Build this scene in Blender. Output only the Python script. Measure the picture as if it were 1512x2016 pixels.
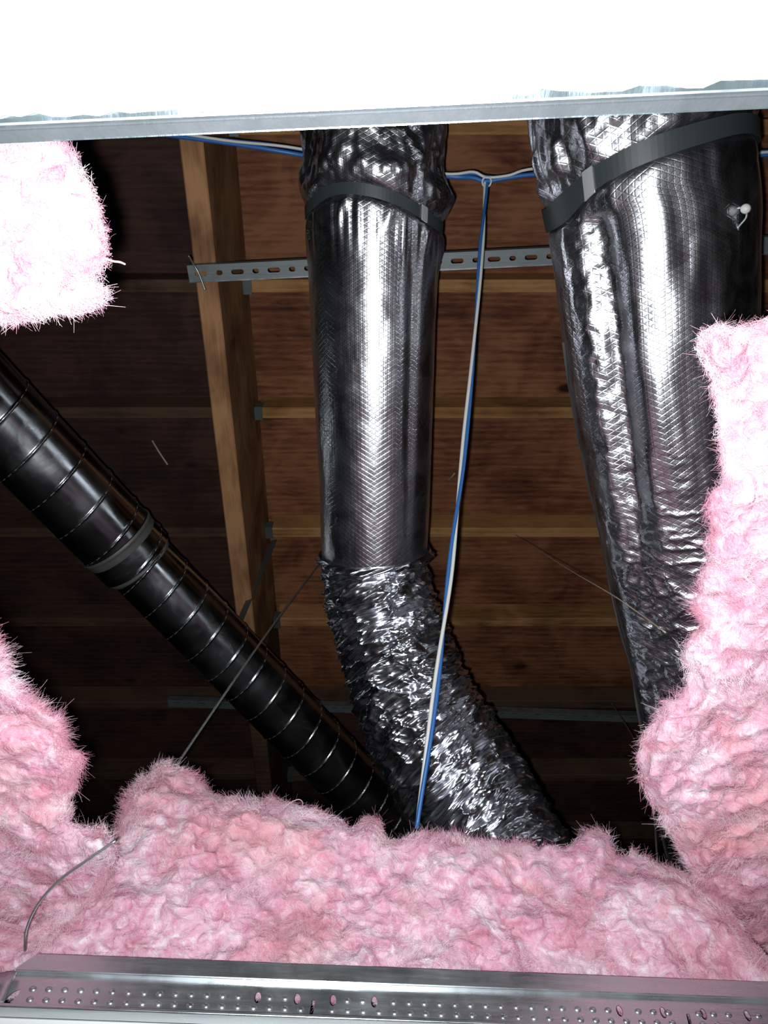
import bpy, bmesh, math, random
import numpy as np
from mathutils import Vector, Matrix

random.seed(7); RNG = np.random.default_rng(7)
for o in list(bpy.data.objects): bpy.data.objects.remove(o)
SC = bpy.context.scene; COL = SC.collection

# ------------------------------------------------------------------ camera
W, H, F = 1512.0, 2016.0, 1514.0
CZ = 2.30                       # camera height above the floor
ELEV = math.radians(60)         # camera looks up 60 degrees
FWD = np.array([0, math.cos(ELEV), math.sin(ELEV)])
UP = np.array([0, -math.sin(ELEV), math.cos(ELEV)])
RT = np.array([1.0, 0, 0])
cam = bpy.data.cameras.new('camera'); camo = bpy.data.objects.new('camera', cam); COL.objects.link(camo)
camo.location = (0, 0, CZ); camo.rotation_euler = (math.radians(90) + ELEV, 0, 0)
cam.sensor_fit = 'HORIZONTAL'; cam.sensor_width = 36; cam.lens = 36 * F / W
cam.clip_start = 0.01; cam.clip_end = 60
SC.camera = camo

# ------------------------------------------------------------------ world, light, exposure
world = bpy.data.worlds.new('world'); SC.world = world; world.use_nodes = True
bg = world.node_tree.nodes['Background']
bg.inputs[0].default_value = (0.55, 0.70, 1.0, 1); bg.inputs[1].default_value = 0.004
fl = bpy.data.lights.new('phone_flash', 'SPOT'); flo = bpy.data.objects.new('phone_flash', fl); COL.objects.link(flo)
fl.energy = 71; fl.color = (0.93, 0.97, 1.0); fl.shadow_soft_size = 0.006
fl.spot_size = math.radians(125); fl.spot_blend = 1.0
flo.location = (-0.016, 0.013, CZ - 0.0075)
aim = Vector((0.045, 0.445, 1.0)); flo.rotation_euler = aim.to_track_quat('-Z', 'Y').to_euler()
SC.view_settings.view_transform = 'Standard'; SC.view_settings.look = 'None'
SC.view_settings.gamma = 1; SC.view_settings.use_curve_mapping = False
SC.view_settings.exposure = 0.0

# ------------------------------------------------------------------ helpers
def ray(px, py):
    return FWD + RT * ((px - W/2) / F) - UP * ((py - H/2) / F)
def P(px, py, z):               # point at height z above the camera seen at a pixel
    r = ray(px, py); k = z / r[2]
    return np.array([r[0]*k, r[1]*k, z + CZ])
def PY(px, py, y):              # same on a vertical plane at distance y
    r = ray(px, py); k = y / r[1]
    return np.array([r[0]*k, y, r[2]*k + CZ])

def tag(o, label=None, cat=None, group=None, kind=None):
    if label: o['label'] = label
    if cat: o['category'] = cat
    if group: o['group'] = group
    if kind: o['kind'] = kind
    return o
def empty(name, loc, label=None, cat=None, group=None, kind=None):
    o = bpy.data.objects.new(name, None); COL.objects.link(o); o.location = loc; o.empty_display_size = .05
    return tag(o, label, cat, group, kind)
def link(name, me, m=None, parent=None, smooth=False):
    o = bpy.data.objects.new(name, me); COL.objects.link(o)
    if m is not None:
        me.materials.clear(); me.materials.append(m)
    me.polygons.foreach_set('use_smooth', [bool(smooth)]*len(me.polygons))
    if parent is not None:
        o.parent = parent; o.matrix_parent_inverse = Matrix.Translation(-Vector(parent.location))
    return o
def mesh_np(name, verts, faces, uv=None):
    me = bpy.data.meshes.new(name)
    verts = np.asarray(verts, dtype=np.float32); faces = np.asarray(faces, dtype=np.int32)
    k = faces.shape[1]
    me.vertices.add(len(verts)); me.vertices.foreach_set('co', verts.ravel())
    me.loops.add(faces.size); me.loops.foreach_set('vertex_index', faces.ravel())
    me.polygons.add(len(faces)); me.polygons.foreach_set('loop_start', np.arange(len(faces), dtype=np.int32)*k)
    me.update(calc_edges=True)
    if uv is not None:
        l = me.uv_layers.new(name='UVMap'); l.data.foreach_set('uv', np.asarray(uv, dtype=np.float32)[faces.ravel()].ravel())
    return me
def bm_mesh(bm, name='m'):
    bmesh.ops.recalc_face_normals(bm, faces=bm.faces[:])
    me = bpy.data.meshes.new(name); bm.to_mesh(me); bm.free(); return me
def add_hexa(bm, c8):
    vs = [bm.verts.new(c) for c in c8]
    for f in ((0,3,2,1),(4,5,6,7),(0,1,5,4),(1,2,6,5),(2,3,7,6),(3,0,4,7)): bm.faces.new([vs[i] for i in f])
def beam_pts(a, b, w, h, updir=(0,0,1)):    # box running from a to b, centre line at the bottom face
    a, b = Vector(a), Vector(b); t = (b-a).normalized(); u = Vector(updir); n = t.cross(u).normalized(); u = n.cross(t)
    o = []
    for p in (a, b):
        o.append([p - n*w/2, p + n*w/2, p + n*w/2 + u*h, p - n*w/2 + u*h])
    return [o[0][0],o[0][1],o[0][2],o[0][3],o[1][0],o[1][1],o[1][2],o[1][3]]
def box_between(name, a, b, w, h, m, parent=None, bevel=0.0, seg=1):
    bm = bmesh.new(); add_hexa(bm, beam_pts(a, b, w, h))
    if bevel: bmesh.ops.bevel(bm, geom=bm.edges[:], offset=bevel, segments=seg, affect='EDGES')
    return link(name, bm_mesh(bm, name), m, parent)

# vectorised gradient-ish value noise
def _h(ix, iy, iz, seed):
    n = (ix*374761393 + iy*668265263 + iz*2147483647 + seed*974634777) & 0xFFFFFFFF
    n = ((n ^ (n >> 13)) * 1274126177) & 0xFFFFFFFF
    n = ((n ^ (n >> 16)) * 2246822519) & 0xFFFFFFFF
    return ((n ^ (n >> 15)) & 0xFFFFFF) / float(0xFFFFFF)
def vnoise(p, seed=0):
    p = np.asarray(p, dtype=np.float64); i = np.floor(p).astype(np.int64); f = p - i; f = f*f*f*(f*(f*6-15)+10)
    r = 0
    for dx in (0, 1):
        wx = f[:,0] if dx else 1-f[:,0]
        for dy in (0, 1):
            wy = f[:,1] if dy else 1-f[:,1]
            for dz in (0, 1):
                wz = f[:,2] if dz else 1-f[:,2]
                r = r + wx*wy*wz*_h(i[:,0]+dx, i[:,1]+dy, i[:,2]+dz, seed)
    return r*2-1
def fbm(p, octv=4, seed=0, lac=2.1, gain=.5):
    a = 1; s = 0; q = np.array(p, dtype=np.float64)
    for k in range(octv): s = s + a*vnoise(q, seed+k*17); q = q*lac; a *= gain
    return s
def spline(pts, n):
    pts = [np.array(p, float) for p in pts]; pts = [2*pts[0]-pts[1]] + pts + [2*pts[-1]-pts[-2]]
    out = []; m = len(pts)-3
    for k in range(n):
        t = k/(n-1)*m; i = min(int(t), m-1); t -= i
        p0,p1,p2,p3 = pts[i:i+4]
        out.append(.5*((2*p1)+(-p0+p2)*t+(2*p0-5*p1+4*p2-p3)*t*t+(-p0+3*p1-3*p2+p3)*t**3))
    return np.array(out)
def frames(path):
    T = np.gradient(path, axis=0); T /= np.linalg.norm(T, axis=1)[:,None]
    D = np.tile(np.array([0,0,-1.0]), (len(path),1)); D -= T*(D*T).sum(1)[:,None]
    nn = np.linalg.norm(D, axis=1)[:,None]; D /= np.maximum(nn, 1e-6)
    S = np.cross(T, D); S /= np.linalg.norm(S, axis=1)[:,None]
    if S[len(S)//2][0] < 0: S = -S
    S *= 1.0
    return T, D, S
def arclen(path):
    return np.concatenate([[0], np.cumsum(np.linalg.norm(np.diff(path, axis=0), axis=1))])
def resample(path, n):
    s = arclen(path); q = np.linspace(0, s[-1], n)
    return np.stack([np.interp(q, s, path[:,k]) for k in range(3)], 1)
def tube(name, path, rad, nt, m, parent=None, th0=-math.pi, th1=math.pi, smooth=True, axial=None):
    """rad(theta, s) array -> radius; theta 0 faces down, + towards the right"""
    n = len(path); T, D, S = frames(path); s = arclen(path)
    closed = abs((th1-th0) - 2*math.pi) < 1e-6
    k = nt+1
    th = np.linspace(th0, th1, k)
    TH, SS = np.meshgrid(th, s); R = rad(TH.ravel(), SS.ravel()).reshape(TH.shape)
    V = path[:,None,:] + R[...,None]*(np.cos(TH)[...,None]*D[:,None,:] + np.sin(TH)[...,None]*S[:,None,:])
    if axial is not None:
        V = V + axial(TH, SS)[...,None]*T[:,None,:]
    if closed: V[:,-1] = V[:,0]
    uv = np.stack([TH*np.mean(R), SS], -1).reshape(-1,2)
    idx = np.arange(n*k).reshape(n,k)
    f = np.stack([idx[:-1,:-1], idx[:-1,1:], idx[1:,1:], idx[1:,:-1]], -1).reshape(-1,4)
    me = mesh_np(name, V.reshape(-1,3), f, uv)
    o = link(name, me, m, parent, smooth); return o
def wire(name, pts, r, m, parent=None, nt=8, n=40, wob=0.0, seed=0):
    p = spline(pts, n)
    if wob:
        q = p*6; p = p + wob*np.stack([vnoise(q, seed), vnoise(q, seed+5), vnoise(q, seed+9)], 1)
    T = np.gradient(p, axis=0); T /= np.linalg.norm(T, axis=1)[:,None]
    ref = np.array([.31,.22,.92]); S = np.cross(T, ref); S /= np.linalg.norm(S, axis=1)[:,None]; D = np.cross(T, S)
    th = np.linspace(0, 2*math.pi, nt, endpoint=False)
    V = p[:,None,:] + r*(np.cos(th)[None,:,None]*D[:,None,:] + np.sin(th)[None,:,None]*S[:,None,:])
    idx = np.arange(n*nt).reshape(n,nt); j = np.roll(idx, -1, axis=1)
    f = np.stack([idx[:-1], j[:-1], j[1:], idx[1:]], -1).reshape(-1,4)
    V = V.reshape(-1,3)
    caps = []
    for e, row in ((0, idx[0]), (1, idx[-1])):
        c = len(V); V = np.vstack([V, p[0] if e == 0 else p[-1]])
        for q in range(0, nt, 2): caps.append([c, row[q], row[(q+1)%nt], row[(q+2)%nt]])
    return link(name, mesh_np(name, V, np.vstack([f, caps])), m, parent, True)

# ------------------------------------------------------------------ materials
def mat(name, base=(.5,.5,.5), rough=.6, metal=0.0, spec=.5):
    m = bpy.data.materials.new(name); m.use_nodes = True; nt = m.node_tree; b = nt.nodes['Principled BSDF']
    b.inputs['Base Color'].default_value = (*base, 1); b.inputs['Roughness'].default_value = rough
    b.inputs['Metallic'].default_value = metal; b.inputs['Specular IOR Level'].default_value = spec
    return m, nt, b
class N:
    def __init__(s, nt): s.nt = nt
    def n(s, t, **kw):
        x = s.nt.nodes.new(t)
        for k, v in kw.items(): setattr(x, k, v)
        return x
    def l(s, a, b): s.nt.links.new(a, b)
    def coord(s, kind='Object', scale=(1,1,1), rot=(0,0,0)):
        c = s.n('ShaderNodeTexCoord'); mp = s.n('ShaderNodeMapping'); mp.inputs['Scale'].default_value = scale
        mp.inputs['Rotation'].default_value = rot; s.l(c.outputs[kind], mp.inputs['Vector']); return mp.outputs[0]
    def noise(s, v, scale=5, detail=4, rough=.5, dist=0):
        x = s.n('ShaderNodeTexNoise'); s.l(v, x.inputs['Vector'])
        x.inputs['Scale'].default_value = scale; x.inputs['Detail'].default_value = detail
        x.inputs['Roughness'].default_value = rough; x.inputs['Distortion'].default_value = dist; return x.outputs['Fac']
    def ramp(s, v, stops):
        x = s.n('ShaderNodeValToRGB'); e = x.color_ramp.elements
        while len(e) < len(stops): e.new(.5)
        for k, (p, c) in enumerate(stops):
            e[k].position = p; e[k].color = (*c, 1) if len(c) == 3 else c
        s.l(v, x.inputs[0]); return x.outputs[0]
    def math(s, op, a, b=None, c=None):
        x = s.n('ShaderNodeMath', operation=op)
        for i, q in enumerate((a, b, c)):
            if q is None: continue
            if isinstance(q, (int, float)): x.inputs[i].default_value = q
            else: s.l(q, x.inputs[i])
        return x.outputs[0]
    def mix(s, f, a, b, mode='MIX'):
        x = s.n('ShaderNodeMix', data_type='RGBA', blend_type=mode)
        for i, q in ((0, f), (6, a), (7, b)):
            if isinstance(q, (int, float)): x.inputs[i].default_value = q
            elif isinstance(q, tuple): x.inputs[i].default_value = (*q, 1)
            else: s.l(q, x.inputs[i])
        return x.outputs[2]
    def bump(s, h, strength=.3, dist=.01, prev=None):
        x = s.n('ShaderNodeBump'); x.inputs['Strength'].default_value = strength; x.inputs['Distance'].default_value = dist
        s.l(h, x.inputs['Height'])
        if prev is not None: s.l(prev, x.inputs['Normal'])
        return x.outputs[0]

def wood(name, dark, mid, light, grain=(9, 60, 60), knots=True, seedoff=0.0, rough=.75):
    m, nt, b = mat(name, mid, rough, 0, .25); g = N(nt)
    v = g.coord('Object', (1,1,1))
    add = g.n('ShaderNodeVectorMath', operation='ADD'); add.inputs[1].default_value = (seedoff, seedoff*1.7, 0); g.l(v, add.inputs[0]); v = add.outputs[0]
    oi = g.n('ShaderNodeObjectInfo'); rr = g.n('ShaderNodeVectorMath', operation='SCALE'); rr.inputs[3].default_value = 7.0
    cc = g.n('ShaderNodeCombineXYZ'); g.l(oi.outputs['Random'], cc.inputs[0]); g.l(oi.outputs['Random'], cc.inputs[1]); g.l(cc.outputs[0], rr.inputs[0])
    ad2 = g.n('ShaderNodeVectorMath', operation='ADD'); g.l(v, ad2.inputs[0]); g.l(rr.outputs[0], ad2.inputs[1]); v = ad2.outputs[0]
    ms = g.n('ShaderNodeMapping'); ms.inputs['Scale'].default_value = grain; g.l(v, ms.inputs[0])
    fine = g.noise(ms.outputs[0], 1.0, 6, .62, 1.2)
    w = g.n('ShaderNodeTexWave', wave_type='BANDS', bands_direction='Y'); mw = g.n('ShaderNodeMapping')
    mw.inputs['Scale'].default_value = (grain[0]*.14, grain[1]*.24, 1); g.l(v, mw.inputs[0]); g.l(mw.outputs[0], w.inputs[0])
    w.inputs['Scale'].default_value = 1.0; w.inputs['Distortion'].default_value = 9; w.inputs['Detail'].default_value = 3; w.inputs['Detail Scale'].default_value = .8
    big = g.noise(v, 4.5, 3, .6, .6)
    f = g.math('ADD', g.math('MULTIPLY', fine, .40), g.math('ADD', g.math('MULTIPLY', w.outputs['Fac'], .07), g.math('MULTIPLY', big, .63)))
    c = g.ramp(f, [(.36, dark), (.49, mid), (.64, light)])
    if knots:
        vo = g.n('ShaderNodeTexVoronoi'); mv = g.n('ShaderNodeMapping'); mv.inputs['Scale'].default_value = (3.4, 6.5, 1); g.l(v, mv.inputs[0]); g.l(mv.outputs[0], vo.inputs['Vector'])
        vo.inputs['Scale'].default_value = 1.0; vo.inputs['Randomness'].default_value = 1
        k = g.ramp(vo.outputs['Distance'], [(.06, (1,1,1)), (.13, (0,0,0))])
        c = g.mix(k, c, tuple(x*.35 for x in dark))
    g.l(c, b.inputs['Base Color'])
    g.l(g.bump(fine, .2, .003), b.inputs['Normal'])
    return m
M = {}
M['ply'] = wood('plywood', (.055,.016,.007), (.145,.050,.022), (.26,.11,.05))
M['ply_shaded'] = wood('plywood_shaded', (.018,.008,.006), (.036,.016,.012), (.065,.03,.02))  # plywood copy with the flash falloff of left and far bays painted in
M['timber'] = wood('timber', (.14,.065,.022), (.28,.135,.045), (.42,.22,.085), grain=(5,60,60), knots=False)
M['timber_shaded'] = wood('timber_shaded', (.03,.014,.010), (.06,.03,.019), (.10,.055,.033), grain=(5,60,60), knots=False)  # timber copy coloured down for the shade on left and far framing
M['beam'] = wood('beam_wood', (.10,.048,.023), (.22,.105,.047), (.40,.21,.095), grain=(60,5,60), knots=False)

def drywall():
    m, nt, b = mat('drywall', (.82,.82,.81), .9, 0, .2); g = N(nt); v = g.coord('Object')
    g.l(g.bump(g.noise(v, 300, 3), .1, .001), b.inputs['Normal']); return m
M['drywall'] = drywall()
def galv(name, base=(.62,.66,.68), r0=.20, r1=.42, streak=(4,160,160), bump=.15, metal=.9):
    m, nt, b = mat(name, base, .3, metal); g = N(nt); v = g.coord('Object', streak)
    n = g.noise(v, 1.0, 5, .65); n2 = g.noise(g.coord('Object'), 26, 4, .6)
    mr = g.n('ShaderNodeMapRange'); g.l(g.math('ADD', g.math('MULTIPLY', n, .5), g.math('MULTIPLY', n2, .5)), mr.inputs[0])
    mr.inputs[1].default_value = .35; mr.inputs[2].default_value = .65; mr.inputs[3].default_value = r0; mr.inputs[4].default_value = r1
    g.l(mr.outputs[0], b.inputs['Roughness'])
    g.l(g.mix(n2, tuple(x*.78 for x in base), base), b.inputs['Base Color'])
    g.l(g.bump(n, bump, .002), b.inputs['Normal']); return m
M['galv'] = galv('galvanised')
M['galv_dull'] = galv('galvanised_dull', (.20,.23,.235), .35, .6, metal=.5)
def spiral_mat():
    m, nt, b = mat('spiral_steel', (.38,.41,.42), .3, 1.0); g = N(nt)
    u = g.coord('UV'); us = g.n('ShaderNodeMapping'); us.inputs['Scale'].default_value = (300, 3, 1); g.l(u, us.inputs[0])
    n = g.noise(us.outputs[0], 1, 4, .6); d = g.noise(g.coord('Object'), 9, 5, .6, .8)
    mr = g.n('ShaderNodeMapRange'); g.l(d, mr.inputs[0]); mr.inputs[1].default_value = .35; mr.inputs[2].default_value = .7; mr.inputs[3].default_value = .15; mr.inputs[4].default_value = .34
    g.l(mr.outputs[0], b.inputs['Roughness']); g.l(g.mix(d, (.30,.33,.35), (.52,.55,.56)), b.inputs['Base Color'])
    g.l(g.bump(n, .08, .001), b.inputs['Normal']); return m
M['spiral'] = spiral_mat()
def foil(name, scrim=1.0, crumple=.3, r=.22, base=(.80,.81,.86), sc=1.0):
    m, nt, b = mat(name, base, r, 1.0); g = N(nt)
    uv = g.n('ShaderNodeTexCoord'); sep = g.n('ShaderNodeSeparateXYZ'); g.l(uv.outputs['UV'], sep.inputs[0]); U, V = sep.outputs[0], sep.outputs[1]
    def lines(a, c, per, width):
        x = g.math('ADD', g.math('MULTIPLY', U, a/per), g.math('MULTIPLY', V, c/per))
        fr = g.math('ABSOLUTE', g.math('SUBTRACT', g.math('FRACT', x), .5))
        mr = g.n('ShaderNodeMapRange', interpolation_type='SMOOTHSTEP'); g.l(fr, mr.inputs[0])
        mr.inputs[1].default_value = 0; mr.inputs[2].default_value = width; mr.inputs[3].default_value = 1; mr.inputs[4].default_value = 0
        return mr.outputs[0]
    vv = g.coord('Object')
    nz = g.noise(vv, 60*sc, 5, .6, .4); nb = g.noise(vv, 14*sc, 4, .55, 1.0)
    nrm = None
    if scrim:
        h = g.math('MAXIMUM', lines(.50, .86, .0088, .16), lines(-.50, .86, .0088, .16))
        h = g.math('MAXIMUM', h, g.math('MULTIPLY', lines(1, 0, .0085, .2), .55))
        nrm = g.bump(h, .40*scrim, .0007)
    nrm = g.bump(nz, crumple*.35, .002, nrm)
    nrm = g.bump(nb, crumple*.6, .008, nrm)
    g.l(nrm, b.inputs['Normal'])
    mr = g.n('ShaderNodeMapRange'); g.l(nb, mr.inputs[0]); mr.inputs[1].default_value = .3; mr.inputs[2].default_value = .7; mr.inputs[3].default_value = r*.85; mr.inputs[4].default_value = r*1.25
    g.l(mr.outputs[0], b.inputs['Roughness'])
    return m
M['foil'] = foil('scrim_foil', .8, .10, .27)
M['foil_flex'] = foil('wrinkled_foil', 0, .22, .24, (.78,.80,.86), 1.2)
M['strap'] = mat('black_strap', (.035,.045,.045), .45, 0, .4)[0]
M['clip'] = mat('steel_clip', (.80,.82,.83), .42, .7)[0]
M['tape'] = mat('grey_tape', (.30,.30,.29), .55, 0, .4)[0]
M['collar'] = galv('collar_dusty', (.17,.165,.155), .45, .7, (8,160,8))
M['collar'].node_tree.nodes['Principled BSDF'].inputs['Metallic'].default_value = .45
M['blue'] = mat('blue_jacket', (.03,.13,.38), .4, 0, .5)[0]
M['white'] = mat('white_jacket', (.62,.62,.58), .45, 0, .5)[0]
M['wire'] = mat('steel_wire', (.42,.43,.42), .4, .8)[0]
M['wire_rust'] = mat('rusty_wire', (.20,.11,.08), .6, .4)[0]
M['thread'] = mat('thread', (.45,.36,.28), .7)[0]
M['hanger'] = mat('hanger_steel', (.10,.125,.12), .5, .5)[0]
M['wall'] = mat('block_wall', (.05,.045,.04), .95)[0]
def batt_mat():
    m, nt, b = mat('pink_fibreglass', (.75,.35,.45), .95, 0, .08); g = N(nt); v = g.coord('Object')
    n1 = g.noise(v, 13, 5, .62, 1.6); n2 = g.noise(v, 48, 5, .65, 1.2); n3 = g.noise(v, 6, 3, .5, .6)
    f = g.math('ADD', g.math('MULTIPLY', n1, .55), g.math('MULTIPLY', n2, .45))
    c = g.ramp(f, [(.34, (.60,.22,.31)), (.45, (.69,.355,.45)), (.54, (.77,.52,.60)), (.64, (.87,.78,.81))])
    c = g.mix(g.ramp(n3, [(.52, (0,0,0)), (.68, (.55,.55,.55))]), c, (.66,.28,.26))
    g.l(c, b.inputs['Base Color'])
    b.inputs['Subsurface Weight'].default_value = .35; b.inputs['Subsurface Radius'].default_value = (.018,.008,.010); b.inputs['Subsurface Scale'].default_value = .6
    g.l(g.bump(n2, .75, .008), b.inputs['Normal'])
    return m
M['batt'] = batt_mat()
def fibre_mat():
    m, nt, b = mat('pink_fibres', (.80,.52,.60), .9, 0, .15); g = N(nt)
    v = g.coord('Object'); f = g.noise(v, 16, 4, .6, 1.0)
    g.l(g.ramp(f, [(.38, (.58,.25,.33)), (.5, (.68,.40,.48)), (.63, (.80,.66,.70))]), b.inputs['Base Color']); return m
M['fibre'] = fibre_mat()

# ------------------------------------------------------------------ the setting: roof deck, walls, drywall ceiling
ZD = 2.24            # plywood underside above the camera
SP = 0.405           # joist spacing
rows_px = [577, 824, 1057, 1233, 1395]
def row_y(py, z): return P(756, py, z)[1]
ZJ = ZD - 0.085      # joist underside
# least squares of the five visible rows gives a regular spacing
ys = np.array([row_y(p, ZJ) for p in rows_px]); kfit = np.polyfit(np.arange(5), ys, 1)
rows = {k: (ys[k] if 0 <= k < 5 else kfit[1]+kfit[0]*k) for k in range(-3, 8)}
bx0 = P(415, 800, 1.83); bx1 = P(455, 800, 1.83)
BXL, BXR = bx0[0], bx1[0]
BW = BXR-BXL; ZB = 1.83
deck = empty('roof_deck', (0, .8, ZD+CZ), kind='structure')
edges = [rows[k]-.02 for k in range(-3, 8)]
XS = [-3.2, BXL+BW/2, 3.0]
for k in range(len(edges)-1):
    for s in (0, 1):
        bm = bmesh.new(); y0, y1 = edges[k]+.002, edges[k+1]-.002; x0, x1 = XS[s]+.001, XS[s+1]-.001
        zz = ZD+CZ+random.uniform(0, .003)
        add_hexa(bm, [(x0,y0,zz),(x1,y0,zz),(x1,y1,zz),(x0,y1,zz),(x0,y0,zz+.02),(x1,y0,zz+.02),(x1,y1,zz+.02),(x0,y1,zz+.02)])
        link('plywood_panel', bm_mesh(bm), M['ply'] if s and k < 7 else M['ply_shaded'], deck)  # left and far bays carry their shade in the panel colour
def wallbox(name, x0, x1, y0, y1, z0, z1, m, kind='structure'):
    bm = bmesh.new(); add_hexa(bm, [(x0,y0,z0),(x1,y0,z0),(x1,y1,z0),(x0,y1,z0),(x0,y0,z1),(x1,y0,z1),(x1,y1,z1),(x0,y1,z1)])
    o = link(name, bm_mesh(bm), m); o['kind'] = kind; return o
YB, YF = edges[0]-.0, edges[-1]
wallbox('wall_back', -3.2, 3.0, YF, YF+.1, 0, ZD+CZ+.02, M['wall'])
wallbox('wall_front', -3.2, 3.0, YB-.1, YB, 0, ZD+CZ+.02, M['wall'])
wallbox('wall_left', -3.3, -3.2, YB, YF, 0, ZD+CZ+.02, M['wall'])
wallbox('wall_right', 3.0, 3.1, YB, YF, 0, ZD+CZ+.02, M['wall'])
wallbox('floor', -3.2, 3.0, YB, YF, -.05, 0, M['wall'])

ZC = 0.40            # drywall top = flange underside, above camera
# near and far edge lines of the opening (in plan)
nA, nB = P(0, 262, ZC), P(1512, 196, ZC)
fA, fB = P(0, 1992, ZC), P(1512, 2045, ZC)
def extend(a, b, x):
    t = (x-a[0])/(b[0]-a[0]); return (a[0]+(b[0]-a[0])*t, a[1]+(b[1]-a[1])*t)
dwn = P(0, 232, ZC-.0127); dwn2 = P(1512, 160, ZC-.0127)
HX0, HX1 = -.41, .43
def plan_prism(poly, z0, z1):
    bm = bmesh.new(); a = [bm.verts.new((p[0],p[1],z0)) for p in poly]; b_ = [bm.verts.new((p[0],p[1],z1)) for p in poly]
    bm.faces.new(a[::-1]); bm.faces.new(b_)
    for i in range(len(a)):
        j = (i+1) % len(a); bm.faces.new((a[i], a[j], b_[j], b_[i]))
    return bm_mesh(bm)
ceil = empty('ceiling', (0, .3, ZC+CZ), kind='structure')
z0, z1 = CZ+ZC-.0127, CZ+ZC
na, nb = extend(dwn, dwn2, HX0), extend(dwn, dwn2, HX1)
fa, fb = extend(fA, fB, HX0), extend(fA, fB, HX1); fa = (fa[0], fa[1]+.012); fb = (fb[0], fb[1]+.012)
# near panel with a slightly ragged cut edge
rag = [(x, na[1]+(nb[1]-na[1])*(x-HX0)/(HX1-HX0)+random.uniform(-.0016,.0016)) for x in np.linspace(HX0, HX1, 120)]
link('drywall_panel', plan_prism([(-3.19,YB+.01),(2.99,YB+.01),(2.99,nb[1]),*[r for r in rag[::-1]],(-3.19,na[1])], z0, z1), M['drywall'], ceil)
link('drywall_panel', plan_prism([(-3.19,fa[1]),fa,fb,(2.99,fb[1]),(2.99,YF-.01),(-3.19,YF-.01)], z0, z1), M['drywall'], ceil)
link('drywall_panel', plan_prism([(-3.19,na[1]+.002),(na[0],na[1]+.002),(fa[0],fa[1]-.002),(-3.19,fa[1]-.002)], z0, z1), M['drywall'], ceil)
link('drywall_panel', plan_prism([(nb[0],nb[1]+.002),(2.99,nb[1]+.002),(2.99,fb[1]-.002),(fb[0],fb[1]-.002)], z0, z1), M['drywall'], ceil)

# ------------------------------------------------------------------ roof framing
beam = empty('roof_beam', (BXL+BW/2, .9, ZB+CZ), 'long deep wooden beam with pale bottom edge crossing left of the centre duct', 'beam')
YSP = P(500, 1335, ZB)[1]        # split hidden behind the spiral duct: the far length has shade painted in
for (ya, yb, mk) in ((YB+.01, YSP-.001, 'beam'), (YSP+.001, YF-.01, 'timber_shaded')):
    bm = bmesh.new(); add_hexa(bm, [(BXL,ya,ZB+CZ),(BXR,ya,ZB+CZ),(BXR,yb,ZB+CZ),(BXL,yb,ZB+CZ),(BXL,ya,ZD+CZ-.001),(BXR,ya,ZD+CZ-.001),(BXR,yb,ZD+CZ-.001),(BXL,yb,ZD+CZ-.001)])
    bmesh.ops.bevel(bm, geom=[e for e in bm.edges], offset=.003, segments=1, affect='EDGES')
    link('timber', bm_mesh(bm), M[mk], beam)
ord_r = {-3:'behind the opening', -2:'behind the opening', -1:'above the white ceiling edge', 0:'just below the near channel', 1:'second below the near channel', 2:'level with the sleeve joint', 3:'behind the wrinkled sleeve', 4:'just beyond the far channel', 5:'in the dark beyond the far channel', 6:'farthest in the dark', 7:'at the far wall'}
def joist(k, side):
    y = rows[k]
    if side:
        x0, x1 = BXR+.012, 2.98; lab = 'thin wooden roof joist right of the beam, '+ord_r[k]
    else:
        x0, x1 = -3.19, BXL-.012; lab = 'dark thin wooden roof joist left of the beam, '+ord_r[k]
    t = empty('roof_joist', ((x0+x1)/2, y, ZJ+CZ), lab, 'joist', 'cross joists under the plywood deck')
    tm = M['timber'] if side and k < 4 else M['timber_shaded']  # left and far joists take the copy with shade in its colour
    dz = random.uniform(-.004,.004)
    box_between('timber', (x0, y-.018, ZJ+CZ+dz), (x1, y-.018, ZJ+CZ+dz), .036, ZD-ZJ-dz-.0005, tm, t, .002)
    # folded steel hanger at the beam face
    bm = bmesh.new(); xe = x0 if side else x1; s = 1 if side else -1
    xa, xb = sorted((xe-s*.012, xe+s*.012))
    for (ya, yb, za, zb) in ((y-.0385, y-.0365, ZJ-.002, ZJ+.035), (y+.0005, y+.0025, ZJ-.002, ZJ+.035), (y-.0385, y+.0025, ZJ-.0065, ZJ-.0045)):
        za += CZ; zb += CZ
        add_hexa(bm, [(xa,ya,za),(xb,ya,za),(xb,yb,za),(xa,yb,za),(xa,ya,zb),(xb,ya,zb),(xb,yb,zb),(xa,yb,zb)])
    link('joist_hanger', bm_mesh(bm), M['hanger'], t)
for k in range(-1, 7):
    if k > 6: continue
    joist(k, 1); joist(k, 0)

# ------------------------------------------------------------------ plates with holes (2D filled curve -> mesh)
def plate(outline, holes, thick):
    cu = bpy.data.curves.new('c', 'CURVE'); cu.dimensions = '2D'; cu.fill_mode = 'BOTH'; cu.extrude = thick/2
    for lp in [outline]+holes:
        sp = cu.splines.new('POLY'); sp.points.add(len(lp)-1); sp.use_cyclic_u = True
        for i, q in enumerate(lp): sp.points[i].co = (q[0], q[1], 0, 1)
    o = bpy.data.objects.new('c', cu); COL.objects.link(o)
    me = bpy.data.meshes.new_from_object(o.evaluated_get(bpy.context.evaluated_depsgraph_get())); me = me.copy()
    bpy.data.objects.remove(o); return me
def oval(cx, cy, rx, ry, n=14, rot=0):
    r = []
    for i in range(n):
        a = 2*math.pi*i/n; x, y = rx*math.cos(a), ry*math.sin(a)
        r.append((cx+x*math.cos(rot)-y*math.sin(rot), cy+x*math.sin(rot)+y*math.cos(rot)))
    return r
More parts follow.
